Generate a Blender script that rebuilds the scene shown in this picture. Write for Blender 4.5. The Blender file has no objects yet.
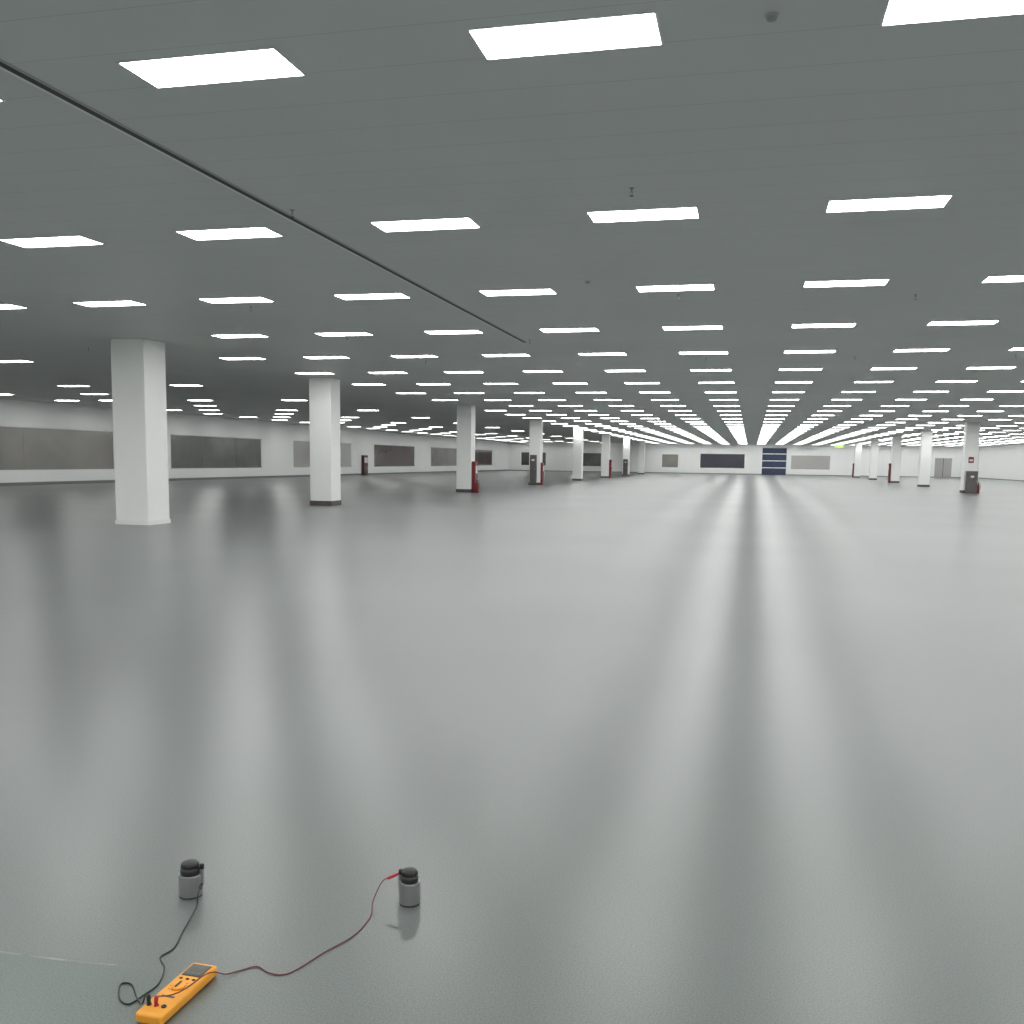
import bpy, bmesh, random
from math import *
from mathutils import Matrix, Vector
random.seed(4)
H=4.3424
SC=bpy.context.scene
COL=SC.collection

# ---------------------------------------------------------------- materials
def mat(name,base=(0.5,0.5,0.5),rough=0.5,metal=0.0,spec=0.5,emit=None,es=0.0):
    m=bpy.data.materials.new(name); m.use_nodes=True
    b=m.node_tree.nodes['Principled BSDF']
    b.inputs['Base Color'].default_value=(*base,1); b.inputs['Roughness'].default_value=rough
    b.inputs['Metallic'].default_value=metal; b.inputs['Specular IOR Level'].default_value=spec
    if emit:
        b.inputs['Emission Color'].default_value=(*emit,1); b.inputs['Emission Strength'].default_value=es
    return m
def noise_color(m,c1,c2,scale,detail=3,stretch=(1,1,1),lo=0.35,hi=0.65):
    nt=m.node_tree; b=nt.nodes['Principled BSDF']
    tc=nt.nodes.new('ShaderNodeTexCoord'); mp=nt.nodes.new('ShaderNodeMapping'); mp.inputs['Scale'].default_value=stretch
    n=nt.nodes.new('ShaderNodeTexNoise'); n.inputs['Scale'].default_value=scale; n.inputs['Detail'].default_value=detail
    r=nt.nodes.new('ShaderNodeValToRGB'); r.color_ramp.elements[0].position=lo; r.color_ramp.elements[1].position=hi
    r.color_ramp.elements[0].color=(*c1,1); r.color_ramp.elements[1].color=(*c2,1)
    nt.links.new(tc.outputs['Object'],mp.inputs[0]); nt.links.new(mp.outputs[0],n.inputs[0])
    nt.links.new(n.outputs['Fac'],r.inputs[0]); nt.links.new(r.outputs[0],b.inputs['Base Color'])
    return tc,n,r
def seam_mult(m,cfg):
    nt=m.node_tree; b=nt.nodes['Principled BSDF']
    tc=nt.nodes.new('ShaderNodeTexCoord'); sp=nt.nodes.new('ShaderNodeSeparateXYZ'); nt.links.new(tc.outputs['Object'],sp.inputs[0])
    link=b.inputs['Base Color'].links
    src=link[0].from_socket if link else None
    for ax,s,o,w,d in cfg:
        a=nt.nodes.new('ShaderNodeMath'); a.operation='ADD'; a.inputs[1].default_value=o; nt.links.new(sp.outputs[ax],a.inputs[0])
        p=nt.nodes.new('ShaderNodeMath'); p.operation='PINGPONG'; p.inputs[1].default_value=s/2; nt.links.new(a.outputs[0],p.inputs[0])
        l=nt.nodes.new('ShaderNodeMath'); l.operation='LESS_THAN'; l.inputs[1].default_value=w; nt.links.new(p.outputs[0],l.inputs[0])
        mu=nt.nodes.new('ShaderNodeMath'); mu.operation='MULTIPLY'; mu.inputs[1].default_value=d; nt.links.new(l.outputs[0],mu.inputs[0])
        mx=nt.nodes.new('ShaderNodeMix'); mx.data_type='RGBA'; nt.links.new(mu.outputs[0],mx.inputs[0])
        if src: nt.links.new(src,mx.inputs[6])
        else: mx.inputs[6].default_value=b.inputs['Base Color'].default_value
        mx.inputs[7].default_value=(0.05,0.05,0.05,1)
        src=mx.outputs[2]
    nt.links.new(src,b.inputs['Base Color'])

M_floor=mat('vinyl_floor',rough=0.30,spec=0.72)
_,_,fr=noise_color(M_floor,(0.085,0.096,0.093),(0.185,0.203,0.198),170,3,lo=0.3,hi=0.7)
nt=M_floor.node_tree; PB=nt.nodes['Principled BSDF']; PB.inputs['IOR'].default_value=1.6
tc=nt.nodes.new('ShaderNodeTexCoord'); n=nt.nodes.new('ShaderNodeTexNoise'); n.inputs['Scale'].default_value=300; n.inputs['Detail'].default_value=1
bp=nt.nodes.new('ShaderNodeBump'); bp.inputs['Strength'].default_value=0.05; bp.inputs['Distance'].default_value=0.001
nt.links.new(tc.outputs['Object'],n.inputs[0]); nt.links.new(n.outputs['Fac'],bp.inputs['Height']); nt.links.new(bp.outputs[0],PB.inputs['Normal'])
# slow tonal variation of the sheet and a slightly darker sheet beyond the welded joint
n3=nt.nodes.new('ShaderNodeTexNoise'); n3.inputs['Scale'].default_value=0.22; n3.inputs['Detail'].default_value=1
mr=nt.nodes.new('ShaderNodeMapRange'); mr.inputs[1].default_value=.2; mr.inputs[2].default_value=.8; mr.inputs[3].default_value=.78; mr.inputs[4].default_value=1.18
nt.links.new(tc.outputs['Object'],n3.inputs[0]); nt.links.new(n3.outputs['Fac'],mr.inputs[0])
vm=nt.nodes.new('ShaderNodeVectorMath'); vm.operation='SCALE'; nt.links.new(fr.outputs[0],vm.inputs[0]); nt.links.new(mr.outputs[0],vm.inputs['Scale'])
sp=nt.nodes.new('ShaderNodeSeparateXYZ'); nt.links.new(tc.outputs['Object'],sp.inputs[0])
ma=nt.nodes.new('ShaderNodeMapRange'); ma.inputs[1].default_value=2.63; ma.inputs[2].default_value=2.58; nt.links.new(sp.outputs[1],ma.inputs[0])
mb=nt.nodes.new('ShaderNodeMapRange'); mb.inputs[1].default_value=-1.2; mb.inputs[2].default_value=-2.1; nt.links.new(sp.outputs[0],mb.inputs[0])
mc=nt.nodes.new('ShaderNodeMath'); mc.operation='MULTIPLY'; nt.links.new(ma.outputs[0],mc.inputs[0]); nt.links.new(mb.outputs[0],mc.inputs[1])
mx=nt.nodes.new('ShaderNodeMix'); mx.data_type='RGBA'; mx.blend_type='MULTIPLY'; mx.inputs[7].default_value=(.84,.95,.86,1)
nt.links.new(mc.outputs[0],mx.inputs[0]); nt.links.new(vm.outputs[0],mx.inputs[6]); nt.links.new(mx.outputs[2],PB.inputs['Base Color'])

M_ceil=mat('ceiling_panel',(0.68,0.70,0.69),0.5,spec=0.25)
noise_color(M_ceil,(0.665,0.688,0.68),(0.70,0.722,0.713),0.3,3)
seam_mult(M_ceil,[(1,0.5769,0.25,0.0045,0.22)])
M_wall=mat('wall_panel_white',(0.95,0.96,0.95),0.5,spec=0.3)
seam_mult(M_wall,[(1,1.2,0.0,0.01,0.06)])
M_wallx=mat('far_wall_panel_white',(0.88,0.89,0.88),0.5,spec=0.3)
seam_mult(M_wallx,[(0,1.2,0.0,0.01,0.12)])
M_col=mat('column_white_paint',(0.94,0.95,0.94),0.4)
noise_color(M_col,(0.93,0.94,0.93),(0.95,0.96,0.95),2.0)
M_base=mat('dark_skirting',(0.10,0.08,0.08),0.5)
M_basel=mat('grey_skirting',(0.20,0.21,0.21),0.5)
M_frame=mat('white_aluminium',(0.88,0.89,0.89),0.4)
M_lamp=mat('lamp_diffuser',(0.9,0.9,0.9),0.5,emit=(1.0,1.0,0.985),es=21.5)
M_lframe=mat('lamp_frame',(0.74,0.75,0.75),0.5,spec=.2)
M_black=mat('black_plastic',(0.012,0.012,0.013),0.35)
M_dark=mat('dark_groove',(0.04,0.043,0.045),0.6)
M_lip=mat('pale_groove_lip',(0.86,0.88,0.87),0.4)
M_lip2=mat('grey_groove_lip',(0.40,0.41,0.41),0.5)
M_grey=mat('grey_metal',(0.33,0.34,0.35),0.38,metal=0.6)
M_steel=mat('dull_steel',(0.32,0.33,0.335),0.28,metal=0.8)
M_chrome=mat('chrome',(0.6,0.6,0.6),0.2,metal=1.0)
M_rubber=mat('black_rubber',(0.03,0.03,0.03),0.6)
M_orange=mat('orange_plastic',(0.85,0.36,0.03),0.4)
M_white=mat('white_print',(0.75,0.75,0.72),0.5)
M_lcd=mat('lcd_glass',(0.13,0.14,0.125),0.2)
M_lcdg=mat('lcd_segment_dark',(0.03,0.035,0.03),0.3)
M_bezel=mat('dark_grey_bezel',(0.05,0.05,0.052),0.4)
M_redp=mat('red_plastic',(0.42,0.02,0.02),0.4)
M_redw=mat('red_cable',(0.15,0.015,0.02),0.5)
M_red=mat('fire_red_paint',(0.20,0.018,0.025),0.4)
M_maroon=mat('dark_maroon_paint',(0.085,0.02,0.022),0.4)
M_cab=mat('grey_cabinet_paint',(0.12,0.105,0.105),0.45)
M_blue=mat('navy_door_paint',(0.03,0.045,0.10),0.3)
M_green=mat('exit_sign_green',(0.1,0.5,0.1),0.4,emit=(0.45,0.9,0.15),es=1.5)
M_seam=mat('pale_weld_strip',(0.30,0.315,0.31),0.5)
noise_color(M_seam,(0.17,0.185,0.18),(0.32,0.335,0.33),9,3)
def panemat(name,c1,c2,sc=0.16):
    m=mat(name,c1,0.10,spec=0.8); noise_color(m,c1,c2,sc,2,stretch=(1.0,1.0,1.6),lo=.25,hi=.75); return m
P_brown=panemat('window_pane_taupe',(0.20,0.19,0.175),(0.29,0.275,0.255),.3)
P_dark=panemat('window_pane_dark',(0.050,0.060,0.051),(0.12,0.13,0.115),.3)
P_light=panemat('window_pane_pale_blind',(0.38,0.37,0.35),(0.47,0.46,0.44))
P_wine=panemat('window_pane_dark_brown',(0.06,0.042,0.04),(0.14,0.10,0.095))
P_navy=panemat('window_pane_navy',(0.02,0.022,0.04),(0.05,0.045,0.065))

# ---------------------------------------------------------------- mesh builder
class B:
    def __init__(s): s.bm=bmesh.new(); s.mats=[]
    def mi(s,m):
        if m not in s.mats: s.mats.append(m)
        return s.mats.index(m)
    def _merge(s,b2,m,T=None,smooth=False):
        i=s.mi(m)
        if T is not None: bmesh.ops.transform(b2,matrix=T,verts=b2.verts)
        mp={v:s.bm.verts.new(v.co) for v in b2.verts}
        for f in b2.faces:
            nf=s.bm.faces.new([mp[v] for v in f.verts]); nf.material_index=i; nf.smooth=smooth
        b2.free()
    def box(s,lo,hi,m,bev=0,seg=2,T=None):
        b=bmesh.new(); bmesh.ops.create_cube(b,size=1)
        c=[(a+d)/2 for a,d in zip(lo,hi)]; z=[abs(d-a) for a,d in zip(lo,hi)]
        bmesh.ops.transform(b,matrix=Matrix.Translation(c)@Matrix.Diagonal((*z,1)),verts=b.verts)
        if bev: bmesh.ops.bevel(b,geom=b.edges[:],offset=bev,segments=seg,affect='EDGES',profile=0.5)
        s._merge(b,m,T); return s
    def lathe(s,prof,m,c=(0,0,0),n=32,T=None,smooth=True):
        b=bmesh.new(); rings=[]
        for r,z in prof:
            if r<1e-6: rings.append([b.verts.new((0,0,z))])
            else: rings.append([b.verts.new((r*cos(2*pi*i/n),r*sin(2*pi*i/n),z)) for i in range(n)])
        for a,d in zip(rings[:-1],rings[1:]):
            for i in range(n):
                j=(i+1)%n
                if len(a)==1 and len(d)==1: continue
                if len(a)==1: b.faces.new((a[0],d[j],d[i]))
                elif len(d)==1: b.faces.new((a[i],a[j],d[0]))
                else: b.faces.new((a[i],a[j],d[j],d[i]))
        bmesh.ops.recalc_face_normals(b,faces=b.faces)
        X=Matrix.Translation(c)
        s._merge(b,m,X@T if T is not None else X,smooth=smooth); return s
    def quad(s,vs,m):
        f=s.bm.faces.new([s.bm.verts.new(v) for v in vs]); f.material_index=s.mi(m); return s
    def obj(s,name,parent=None,loc=(0,0,0),rot=(0,0,0),**kw):
        me=bpy.data.meshes.new(name); s.bm.to_mesh(me); s.bm.free()
        for m in s.mats: me.materials.append(m)
        o=bpy.data.objects.new(name,me); COL.objects.link(o); o.location=loc; o.rotation_euler=rot
        if parent: o.parent=parent
        for k,v in kw.items(): o[k]=v
        return o
def tube(pts,r,name,m,parent=None,sub=8,n=10,**kw):
    P=[Vector(p) for p in pts]; P=[P[0]*2-P[1]]+P+[P[-1]*2-P[-2]]; path=[]
    for i in range(1,len(P)-2):
        for k in range(sub):
            t=k/sub; a,b_,c,d=P[i-1],P[i],P[i+1],P[i+2]
            path.append(0.5*((2*b_)+(c-a)*t+(2*a-5*b_+4*c-d)*t*t+(3*b_-a-3*c+d)*t**3))
    path.append(P[-2])
    for p in path: p.z=max(p.z,r)
    bb=B(); bm=bb.bm; bb.mi(m); rings=[]
    for i,p in enumerate(path):
        t=(path[min(i+1,len(path)-1)]-path[max(i-1,0)]).normalized()
        s=t.cross(Vector((0,0,1))); s=s.normalized() if s.length>1e-3 else Vector((1,0,0)); u=s.cross(t)
        rings.append([bm.verts.new(p+(s*cos(2*pi*j/n)+u*sin(2*pi*j/n))*r) for j in range(n)])
    for a,d in zip(rings[:-1],rings[1:]):
        for j in range(n):
            f=bm.faces.new((a[j],a[(j+1)%n],d[(j+1)%n],d[j])); f.smooth=True
    bm.faces.new(rings[0][::-1]); bm.faces.new(rings[-1])
    return bb.obj(name,parent,**kw)
def empty(name,loc,rot=(0,0,0),**kw):
    o=bpy.data.objects.new(name,None); o.empty_display_size=0.1; COL.objects.link(o); o.location=loc; o.rotation_euler=rot
    for k,v in kw.items(): o[k]=v
    return o
def copy_thing(root,loc,rotz=None):
    def rec(o,par):
        c=o.copy(); COL.objects.link(c)
        if par: c.parent=par
        for ch in [x for x in o.children]: rec(ch,c)
        return c
    c=rec(root,None); c.location=loc
    if rotz is not None: c.rotation_euler=(0,0,rotz)
    return c

# ---------------------------------------------------------------- room
XL,XR,YB,YF=-36.5,30.5,-9.0,147.0
S=dict(kind='structure')
B().box((XL-.3,YB-.3,-.2),(XR+.3,YF+.3,0),M_floor).obj('floor',**S)
B().box((XL-.3,YB-.3,H),(XR+.3,YF+.3,H+.2),M_ceil).obj('ceiling',**S)
def wall_with_openings(name,axis,pos,th,rng,ops,m):
    b=B()
    def bx(a0,a1,z0,z1):
        if a1-a0<1e-4 or z1-z0<1e-4: return
        p=(pos,pos+th); p=(min(p),max(p))
        if axis==0: b.box((p[0],a0,z0),(p[1],a1,z1),m)
        else: b.box((a0,p[0],z0),(a1,p[1],z1),m)
    a=rng[0]
    for (a0,a1,z0,z1) in sorted(ops):
        bx(a,a0,0,H); bx(a0,a1,0,z0); bx(a0,a1,z1,H); a=a1
    bx(a,rng[1],0,H)
    return b.obj(name,**S)
LWIN=[(12,23,.72,3.05,P_brown),(28.5,50.7,.72,3.05,P_brown),(56.4,68.6,.72,3.05,P_dark),(73.9,86,.72,3.05,P_light),
      (91.6,103.8,.72,3.05,P_wine),(109.4,119.9,.72,3.05,P_brown),(125.5,137.5,.72,3.05,P_wine)]
FWIN=[(-34.5,-30.5,.8,2.9,P_dark),(-25.2,-22.0,.8,2.9,P_dark),(-13.0,-10.5,.8,2.85,P_brown),(-7.4,-0.9,.8,3.0,P_navy),(5.5,11.0,.8,2.9,P_light)]
FDOOR=[(1.5,4.9,0,3.85),(24.9,27.1,0,2.7)]
wall_with_openings('wall_left',0,XL,-.3,(YB-.3,YF+.3),[w[:4] for w in LWIN],M_wall)
wall_with_openings('wall_far',1,YF,.3,(XL,XR),[w[:4] for w in FWIN]+FDOOR,M_wallx)
wall_with_openings('wall_right',0,XR,.3,(YB-.3,YF+.3),[],M_wall)
wall_with_openings('wall_back',1,YB,-.3,(XL,XR),[],M_wallx)
wn=0
def window(axis,pos,sg,a0,a1,z0,z1,pm):
    global wn; wn+=1
    b=B(); fw=.08
    def bx(p0,p1,u0,u1,w0,w1,m):
        q=(pos+sg*p0,pos+sg*p1); q=(min(q),max(q))
        if axis==0: b.box((q[0],u0,w0),(q[1],u1,w1),m)
        else: b.box((u0,q[0],w0),(u1,q[1],w1),m)
    bx(.05,.09,a0,a1,z0,z1,pm)
    for u0,u1,w0,w1 in [(a0,a1,z0,z0+fw),(a0,a1,z1-fw,z1),(a0,a0+fw,z0,z1),(a1-fw,a1,z0,z1)]:
        bx(.02,.05,u0,u1,w0,w1,M_frame)
    if a1-a0>9:
        k=3
        for i in range(1,k):
            u=a0+(a1-a0)*i/k; bx(.045,.051,u-.012,u+.012,z0+fw,z1-fw,M_basel)
    b.obj('window_%d'%wn,**S)
for w in LWIN: window(0,XL,-1,*w)
for w in FWIN: window(1,YF,1,*w)
# doors
b=B()
for i in range(2):
    x0=1.5+1.7*i
    b.box((x0+.03,YF+.06,.02),(x0+1.67,YF+.11,3.85),M_blue)
    for z in (.95,1.95,2.95): b.box((x0+.03,YF+.04,z),(x0+1.67,YF+.06,z+.13),M_frame)
b.obj('door_1',**S)
B().box((24.9,YF+.06,0),(27.1,YF+.12,2.7),P_light).box((25.97,YF+.04,.02),(26.03,YF+.06,2.66),M_dark).obj('door_2',**S)
B().box((XL,YB,0),(XL+.02,YF,.16),M_basel).obj('baseboard_left',**S)
B().box((XR-.02,YB,0),(XR,YF,.1),M_basel).obj('baseboard_right',**S)
b=B(); 
for a0,a1 in [(XL+.02,1.5),(4.9,24.9),(27.1,XR-.02)]: b.box((a0,YF-.02,0),(a1,YF,.1),M_basel)
b.obj('baseboard_far',**S)
# ceiling expansion-joint groove with a paler lip
B().box((-5.215,YB,H-.002),(-5.15,22.3,H),M_dark).box((-5.15,YB,H-.003),(-5.115,22.3,H),M_lip2).box((-5.245,YB,H-.003),(-5.215,22.3,H),M_lip).obj('trim_1',**S)
# floor weld strip
bw=B(); P0=[(-6,2.58),(-4,2.585),(-3,2.59),(-2.6,2.592),(-2.372,2.597),(-2.24,2.601),(-2.15,2.605),(-2.06,2.610),(-1.972,2.620),(-1.94,2.625)]
W0=[.010,.010,.012,.010,.013,.009,.012,.008,.007,.001]
for i in range(len(P0)-1):
    (x0,y0),(x1,y1)=P0[i],P0[i+1]
    bw.quad([(x0,y0-W0[i]/2,.001),(x1,y1-W0[i+1]/2,.001),(x1,y1+W0[i+1]/2,.001),(x0,y0+W0[i]/2,.001)],M_seam)
bw.obj('trim_2',**S)

# ---------------------------------------------------------------- ceiling lights
LX,LY=1.16,0.45
def lamp_frame_geo(b,x=0,y=0,z=0):
    w=.016
    for lo,hi in [((-LX/2-w,-LY/2-w),(LX/2+w,-LY/2)),((-LX/2-w,LY/2),(LX/2+w,LY/2+w)),((-LX/2-w,-LY/2),(-LX/2,LY/2)),((LX/2,-LY/2),(LX/2+w,LY/2))]:
        b.box((x+lo[0],y+lo[1],z-.006),(x+hi[0],y+hi[1],z),M_lframe)
def lamp_dif_geo(b,x=0,y=0,z=0):
    b.quad([(x-LX/2,y-LY/2,z-.007),(x-LX/2,y+LY/2,z-.007),(x+LX/2,y+LY/2,z-.007),(x+LX/2,y-LY/2,z-.007)],M_lamp)
spots=[]
colpos=[(-14.25,20.8,.88),(-14.4,31.6,.80),(-14.0,47.5,.76)]+[(-14.1,y,.76) for y in (64.5,81,97,113.5,130)]
rcol=[(13.15,y,.76) for y in (65.8,82,98,115,132)]
for r in range(-3,31):
    y=6.459+4.615*r
    if y>YF-1 or y<YB+1: continue
    for k in range(-14,13):
        x=-1.257+2.51*k
        if x<XL+1 or x>XR-1: continue
        out=(x/max(y,.1) < -1.12) or y<4      # unseen bays; those at left get added lamps to brighten the wall
        if k in (-6,-7) and not out: continue
        if k<=-8 and not out and not ((r%2==0 and k%2==0) or k==-13 or (k==-11 and r>=7 and r%2==1)): continue
        if any(abs(x-c[0])<.6+c[2]/2 and abs(y-c[1])<.3+c[2]/2 for c in colpos+rcol): continue
        spots.append((x,y))
yaw=0.2379
def inview(x,y):
    z=-x*sin(yaw)+y*cos(yaw); xr=x*cos(yaw)+y*sin(yaw)
    return z>5.3 and abs(xr/z)<.60
vis=sorted([s for s in spots if inview(*s)],key=lambda s:s[0]**2+s[1]**2)
near=vis[:300]; rest=[s for s in spots if s not in set(near)]
b=B(); lamp_frame_geo(b)
root=b.obj('ceiling_light',loc=(*near[0],H),label='bright white rectangular panel light recessed in grey ceiling',category='ceiling light',group='panel lights in the ceiling')
b=B(); lamp_dif_geo(b); b.obj('diffuser',root)
for s in near[1:]:
    copy_thing(root,(*s,H))
b=B()
for x,y in rest: lamp_frame_geo(b,x,y); lamp_dif_geo(b,x,y)
o=b.obj('ceiling_light',loc=(0,0,H),kind='stuff',label='distant rows of white rectangular ceiling panel lights, plus unseen panels added for light',category='ceiling light',group='panel lights in the ceiling')

# ---------------------------------------------------------------- columns
def column(x,y,s,base,label):
    b=B(); b.box((-s/2,-s/2,0),(s/2,s/2,H),M_col,bev=.02,seg=2)
    c=b.obj('column',loc=(x,y,0),label=label,category='column',group='square columns across the hall')
    t=.012; h=.16 if base is not M_frame else .10
    b=B()
    for lo,hi in [((-s/2-t,-s/2-t),(s/2+t,-s/2)),((-s/2-t,s/2),(s/2+t,s/2+t)),((-s/2-t,-s/2),(-s/2,s/2)),((s/2,-s/2),(s/2+t,s/2))]:
        b.box((lo[0],lo[1],0),(hi[0],hi[1],h),base)
    b.obj('skirting',c)
    return c
for i,(x,y,s) in enumerate(colpos):
    if i==0: column(x,y,s,M_frame,'wide white square column with plain pale foot')
    elif i==1: column(x,y,s,M_base,'white square column with dark skirting at foot')
    elif i in (2,3,5,6): column(x,y,s,M_base,'white square column with fire equipment at its foot')
    else: column(x,y,s,M_base,'slim white square column with dark skirting')
for i,(x,y,s) in enumerate(rcol): column(x,y,s,M_base,'white square column with fire equipment at its foot' if i in (0,2,4) else 'slim white square column with dark skirting')

# ---------------------------------------------------------------- fire equipment
def ext_parts(root,x=0,y=0):
    b=B().lathe([(0,0),(.085,0),(.09,.02),(.09,.44),(.07,.51),(.03,.54),(.03,.57),(0,.57)],M_red,(x,y,0),n=20); b.obj('tank',root)
    b=B().box((x-.02,y-.02,.57),(x+.02,y+.02,.62),M_black).box((x-.02,y-.12,.62),(x+.02,y+.02,.64),M_black).box((x-.02,y-.10,.66),(x+.02,y+.02,.675),M_black); b.obj('valve_handle',root)
    tube([(x+.02,y,.60),(x+.10,y,.58),(x+.13,y-.02,.45),(x+.12,y-.02,.2)],.012,'hose',M_black,root,sub=5,n=8)
def extinguisher(loc):
    r=empty('fire_extinguisher',loc,label='red portable fire extinguisher standing beside a column',category='fire extinguisher',group='fire extinguishers by the columns')
    ext_parts(r); return r
def hose_cabinet(loc,rot,w=.7,h=1.7,d=.24,lab='tall red fire hose cabinet fixed to a white column',pm=None):
    pm=pm or M_red
    r=empty('fire_hose_cabinet',loc,(0,0,rot),label=lab,category='fire cabinet',group='red fire cabinets')
    B().box((-w/2,-d,0.02),(w/2,0,h),pm,bev=.01).box((-w/2+.03,-d+.02,0),(w/2-.03,-.02,.03),M_black).obj('body',r)
    dr=B().box((-w/2+.03,-d-.02,.08),(w/2-.03,-d,h-.05),pm,bev=.006).box((-w/2+.1,-d-.024,h*.62),(w/2-.1,-d-.018,h-.22),M_white).box((-w/2+.1,-d-.024,h*.2),(w/2-.1,-d-.018,h*.45),M_cab).obj('door',r)
    B().box((w/2-.09,-d-.05,h*.48),(w/2-.06,-d-.02,h*.48+.14),M_chrome).obj('handle',dr)
    return r
def panel_box(loc,rot,w=.62,h=1.9,d=.22):
    r=empty('electrical_cabinet',loc,(0,0,rot),label='dark grey electrical cabinet fixed to a white column',category='electrical cabinet',group='grey electrical cabinets')
    B().box((-w/2,-d,.02),(w/2,0,h),M_cab,bev=.01).box((-w/2+.04,-d+.02,0),(w/2-.04,-.02,.03),M_black).obj('body',r)
    dr=B().box((-w/2+.03,-d-.02,.1),(w/2-.03,-d,h-.06),M_cab,bev=.006).box((-.1,-d-.025,h-.4),(.1,-d-.019,h-.28),M_white).obj('door',r)
    B().box((w/2-.1,-d-.05,h*.5),(w/2-.07,-d-.02,h*.5+.12),M_chrome).obj('handle',dr)
    return r
g=.001
cx,cy,s=colpos[2]
hose_cabinet((cx+s/2+g+.012,cy,0),pi/2,w=.5,h=1.55,d=.16)
extinguisher((cx+s/2+.34,cy-.45,0))
cx,cy,s=colpos[3]
panel_box((cx-.06,cy-s/2-.014,0),0,w=.44,h=2.0,d=.18)
hose_cabinet((cx+s/2+g+.012,cy,0),pi/2,w=.45,h=1.5,d=.12)
cx,cy,s=colpos[5]; hose_cabinet((cx+s/2+.013,cy,0),pi/2,w=.45,h=1.8,d=.2)
cx,cy,s=colpos[6]; panel_box((cx,cy-s/2-.014,0),0,w=.5)
cx,cy,s=rcol[0]
panel_box((cx+.05,cy-s/2-.014,0),0,w=.62,h=1.35,d=.4)
extinguisher((cx+s/2+.14,cy-.3,0))
for i in (2,4):
    cx,cy,s=rcol[i]; hose_cabinet((cx-s/2-.014,cy,0),-pi/2,w=.45,h=1.8,d=.16)
b=B(); b.box((-.15,-.02,0),(.15,0,.36),M_red,bev=.004).box((-.10,-.024,.10),(.10,-.018,.22),M_white)
b.obj('fire_notice_sign',loc=(rcol[0][0],rcol[0][1]-rcol[0][2]/2-.001,1.85),label='small red fire notice with white panel on column',category='sign')
hose_cabinet((XL+.021,88.8,0),pi/2,w=1.0,h=1.9,d=.25,lab='wide dark red fire cabinet standing against the white wall',pm=M_maroon)
ex=B().box((-.5,-.03,-.62),(.5,.03,-.28),M_green,bev=.008).obj('exit_sign',loc=(10.5,128,H),label='green glowing exit sign hung from the ceiling',category='exit sign')
B().box((-.36,-.006,-.3),(-.34,.006,0),M_chrome).obj('hanger_rod',ex)
B().box((.34,-.006,-.3),(.36,.006,0),M_chrome).obj('hanger_rod',ex)

# ---------------------------------------------------------------- sprinklers & detector
def sprinkler():
    r=empty('ceiling_sprinkler',(0,0,H),label='small dark pendant sprinkler head under grey ceiling',category='sprinkler',group='sprinkler heads')
    B().lathe([(0,0),(.026,0),(.024,-.006),(.010,-.010),(.007,-.045),(0,-.045)],M_grey,n=20).obj('escutcheon',r)
    B().box((-.013,-.002,-.075),(-.009,.002,-.04),M_grey).box((.009,-.002,-.075),(.013,.002,-.04),M_grey).lathe([(0,-.074),(.019,-.074),(.019,-.078),(0,-.080)],M_dark,n=16).obj('deflector',r)
    return r
sp=sprinkler(); pts=[(-5.0,10.17),(-1.26,10.0),(-1.25,16.3),(2.42,16.9),(-8.9,16.4),(-4.95,21.8),(2.42,26.2),(6.1,26.2),(-1.26,26.2),(-8.9,26.2),(-16.5,22),(-17.5,26.5)]
sp.location=(*pts[0],H)
for p in pts[1:]: copy_thing(sp,(*p,H))
def detector(loc):
    r=empty('smoke_detector',loc,label='round smoke detector on the grey ceiling',category='smoke detector',group='smoke detectors')
    B().lathe([(0,0),(.042,0),(.042,-.010),(.036,-.016),(0,-.016)],M_lip2,n=28).obj('base',r)
    B().lathe([(.034,-.016),(.030,-.030),(.022,-.036),(0,-.038)],M_grey,n=28).obj('sensor_cap',r)
detector((0.01,6.41,H)); detector((-2.51,14.9,H)); detector((-9.0,21.0,H))

# ---------------------------------------------------------------- test electrodes
def electrode(loc,R,rotz,label):
    r=empty('electrode_weight',loc,(0,0,rotz),label=label,category='test weight',group='cylindrical test electrodes')
    B().lathe([(0,0),(R*.96,0),(R*.96,.006),(0,.006)],M_rubber,n=40,smooth=False).obj('rubber_foot',r)
    B().lathe([(0,.006),(R*.97,.006),(R,.009),(R,.084),(R*.97,.087),(0,.087)],M_steel,n=48,smooth=False).obj('body',r)
    b=B().lathe([(0,.087),(R*.80,.087),(R*.82,.091),(R*.82,.104),(R*.78,.108),(R*.70,.110),(R*.72,.113),(R*.72,.126),(R*.62,.131),(0,.132)],M_black,n=36)
    for i in range(12):
        a=i*pi/6; T=Matrix.Translation((R*.72*cos(a),R*.72*sin(a),.119))@Matrix.Rotation(a,4,'Z')
        b.box((-.002,-.003,-.006),(.002,.003,.006),M_black,bev=.001,seg=1,T=T)
    b.obj('knob',r)
    b=B().box((R*.86,-.010,.040),(R*1.12,.010,.105),M_steel,bev=.002).lathe([(0,0),(.009,0),(.009,.016),(.006,.019),(0,.019)],M_black,(R*1.0,0,.105),n=18)
    b.obj('terminal_bracket',r)
    return r
electrode((-2.000,3.145,0),.044,radians(15),'grey metal cylindrical weight with black knob, black lead attached')
electrode((-1.178,3.300,0),.040,radians(165),'grey metal cylindrical weight with black knob, red lead attached')

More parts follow.
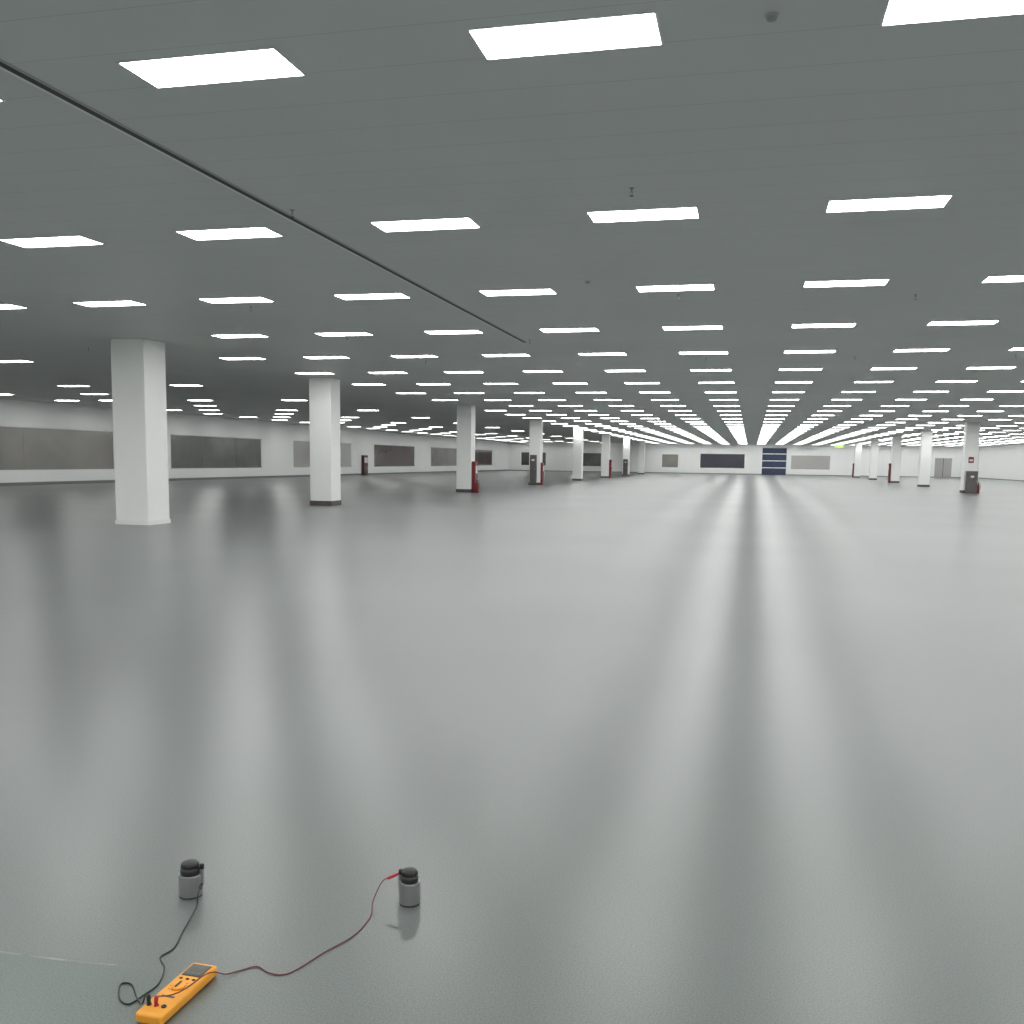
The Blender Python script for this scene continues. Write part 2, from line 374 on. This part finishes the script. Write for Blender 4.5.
# ---------------------------------------------------------------- meter
mt=empty('insulation_meter',(-1.642,2.500,0),(0,0,radians(-1)),label='orange handheld insulation tester lying on grey floor',category='multimeter')
W,L,Z=.090,.305,.036
B().box((-W/2,-L/2,.002),(W/2,L/2,Z),M_orange,bev=.010,seg=4).box((-W/2+.012,-L/2+.02,0),(W/2-.012,L/2-.02,.004),M_rubber).obj('body',mt)
fc=B().box((-W/2+.012,.068,Z-.001),(W/2-.012,.136,Z+.002),M_bezel,bev=.0015).obj('display_bezel',mt)
b=B().box((-W/2+.018,.076,Z+.001),(W/2-.018,.128,Z+.003),M_lcd,bev=.0008)
for i in range(4):
    x=-.0165+.011*i
    for (u,v,w,h) in [(0,.008,.006,.0015),(0,0,.006,.0015),(0,-.008,.006,.0015),(-.003,.004,.0014,.007),(.003,-.004,.0014,.007)]:
        b.box((x+u-w/2,.102+v-h/2,Z+.003),(x+u+w/2,.102+v+h/2,Z+.0034),M_lcdg)
b.obj('lcd_screen',fc)
for i in range(3):
    x=-.022+.022*i
    B().box((x-.005,.046,Z-.001),(x+.005,.054,Z+.003),M_black,bev=.0015).obj('button',mt)
dl=B().lathe([(0,Z-.001),(.021,Z-.001),(.021,Z+.006),(.018,Z+.009),(0,Z+.009)],M_orange,(0,.002,0),n=40).obj('selector_dial',mt)
B().box((-.003,-.014,Z+.009),(.003,.018,Z+.013),M_black,bev=.0015).obj('pointer',dl)
b=B()
for i in range(9):
    a=radians(-120+30*i); T=Matrix.Translation((.028*sin(a),.002+.028*cos(a),Z+.0004))@Matrix.Rotation(-a,4,'Z')
    b.box((-.0008,-.002,-.0010),(.0008,.002,.0004),M_bezel,T=T)
b.obj('dial_marks',mt)
B().box((-.022,-.056,Z-.001),(.022,-.048,Z+.0010),M_bezel,bev=.0005).obj('rating_plate',mt)
for i,m in ((0,M_black),(1,M_redp),(2,M_black)):
    x=-.028+.025*i
    B().lathe([(0,Z-.001),(.0075,Z-.001),(.0075,Z+.004),(.004,Z+.004),(.004,Z+.001),(0,Z+.001)],m,(x,-.105,0),n=20).obj('jack',mt)

# ---------------------------------------------------------------- leads
def lead(label,pts,cm,pm,plugs,rad=.0026):
    r=empty('test_lead',(pts[0][0],pts[0][1],0),label=label,category='test lead')
    q=[(p[0]-pts[0][0],p[1]-pts[0][1],p[2] if len(p)>2 else .003) for p in pts]
    tube(q,rad,'cable',cm,r,sub=10,n=10)
    for a,bb in plugs:
        A=Vector(a)-Vector((pts[0][0],pts[0][1],0)); D=Vector(bb)-Vector(a); ln=D.length
        T=D.to_track_quat('Z','Y').to_matrix().to_4x4()
        B().lathe([(0,0),(.0042,0),(.0055,ln*.15),(.0062,ln*.5),(.0062,ln*.85),(.0045,ln),(0,ln)],pm,tuple(A),n=18,T=T).obj('plug',r)
    return r
lead('thin black cable curling over the floor to the meter',[(-1.941,3.118,.055),(-1.934,3.088,.03),(-1.921,3.055),(-1.893,2.97),(-1.862,2.87),(-1.828,2.765),(-1.837,2.70),(-1.785,2.645),(-1.747,2.555),(-1.752,2.49),(-1.766,2.430),(-1.812,2.450),(-1.858,2.52),(-1.827,2.53),(-1.767,2.47),(-1.710,2.415,.02),(-1.688,2.400,.055),(-1.674,2.396,.062)],
     M_black,M_black,[((-1.947,3.138,.055),(-1.940,3.111,.045)),((-1.672,2.395,.041),(-1.674,2.397,.066))])
lead('thin dark red cable running over the floor to the meter',[(-1.246,3.292,.100),(-1.278,3.275,.082),(-1.292,3.22,.03),(-1.275,3.15),(-1.278,3.010),(-1.329,2.87),(-1.364,2.755),(-1.394,2.706),(-1.446,2.705),(-1.501,2.730),(-1.539,2.695),(-1.566,2.650,.01),(-1.582,2.61,.036),(-1.596,2.57,.044),(-1.607,2.49,.045),(-1.618,2.43,.055),(-1.646,2.397,.064)],
     M_redw,M_redp,[((-1.222,3.303,.110),(-1.262,3.287,.092)),((-1.648,2.395,.041),(-1.647,2.396,.066))],rad=.0021)

# ---------------------------------------------------------------- world & camera
w=bpy.data.worlds.new('world'); SC.world=w; w.use_nodes=True
w.node_tree.nodes['Background'].inputs[0].default_value=(.5,.5,.5,1); w.node_tree.nodes['Background'].inputs[1].default_value=.2
f,yaw,pit,rol,h,cyy=973.97,0.2379,0.1171,0.0137,1.6568,574.38
fwv=Vector((-sin(yaw)*cos(pit),cos(yaw)*cos(pit),-sin(pit)))
rv=Vector((cos(yaw),sin(yaw),0)); uv=rv.cross(fwv)
r2=rv*cos(rol)+uv*sin(rol); u2=-rv*sin(rol)+uv*cos(rol)
cam=bpy.data.cameras.new('camera'); co=bpy.data.objects.new('camera',cam); COL.objects.link(co)
m=Matrix((r2,u2,-fwv)).transposed().to_4x4(); m.translation=(0,0,h); co.matrix_world=m
cam.sensor_width=36; cam.lens=36*f/1024; cam.shift_y=(cyy-512)/1024; cam.clip_end=500; cam.clip_start=.05
SC.camera=co
SC.view_settings.view_transform='Standard'
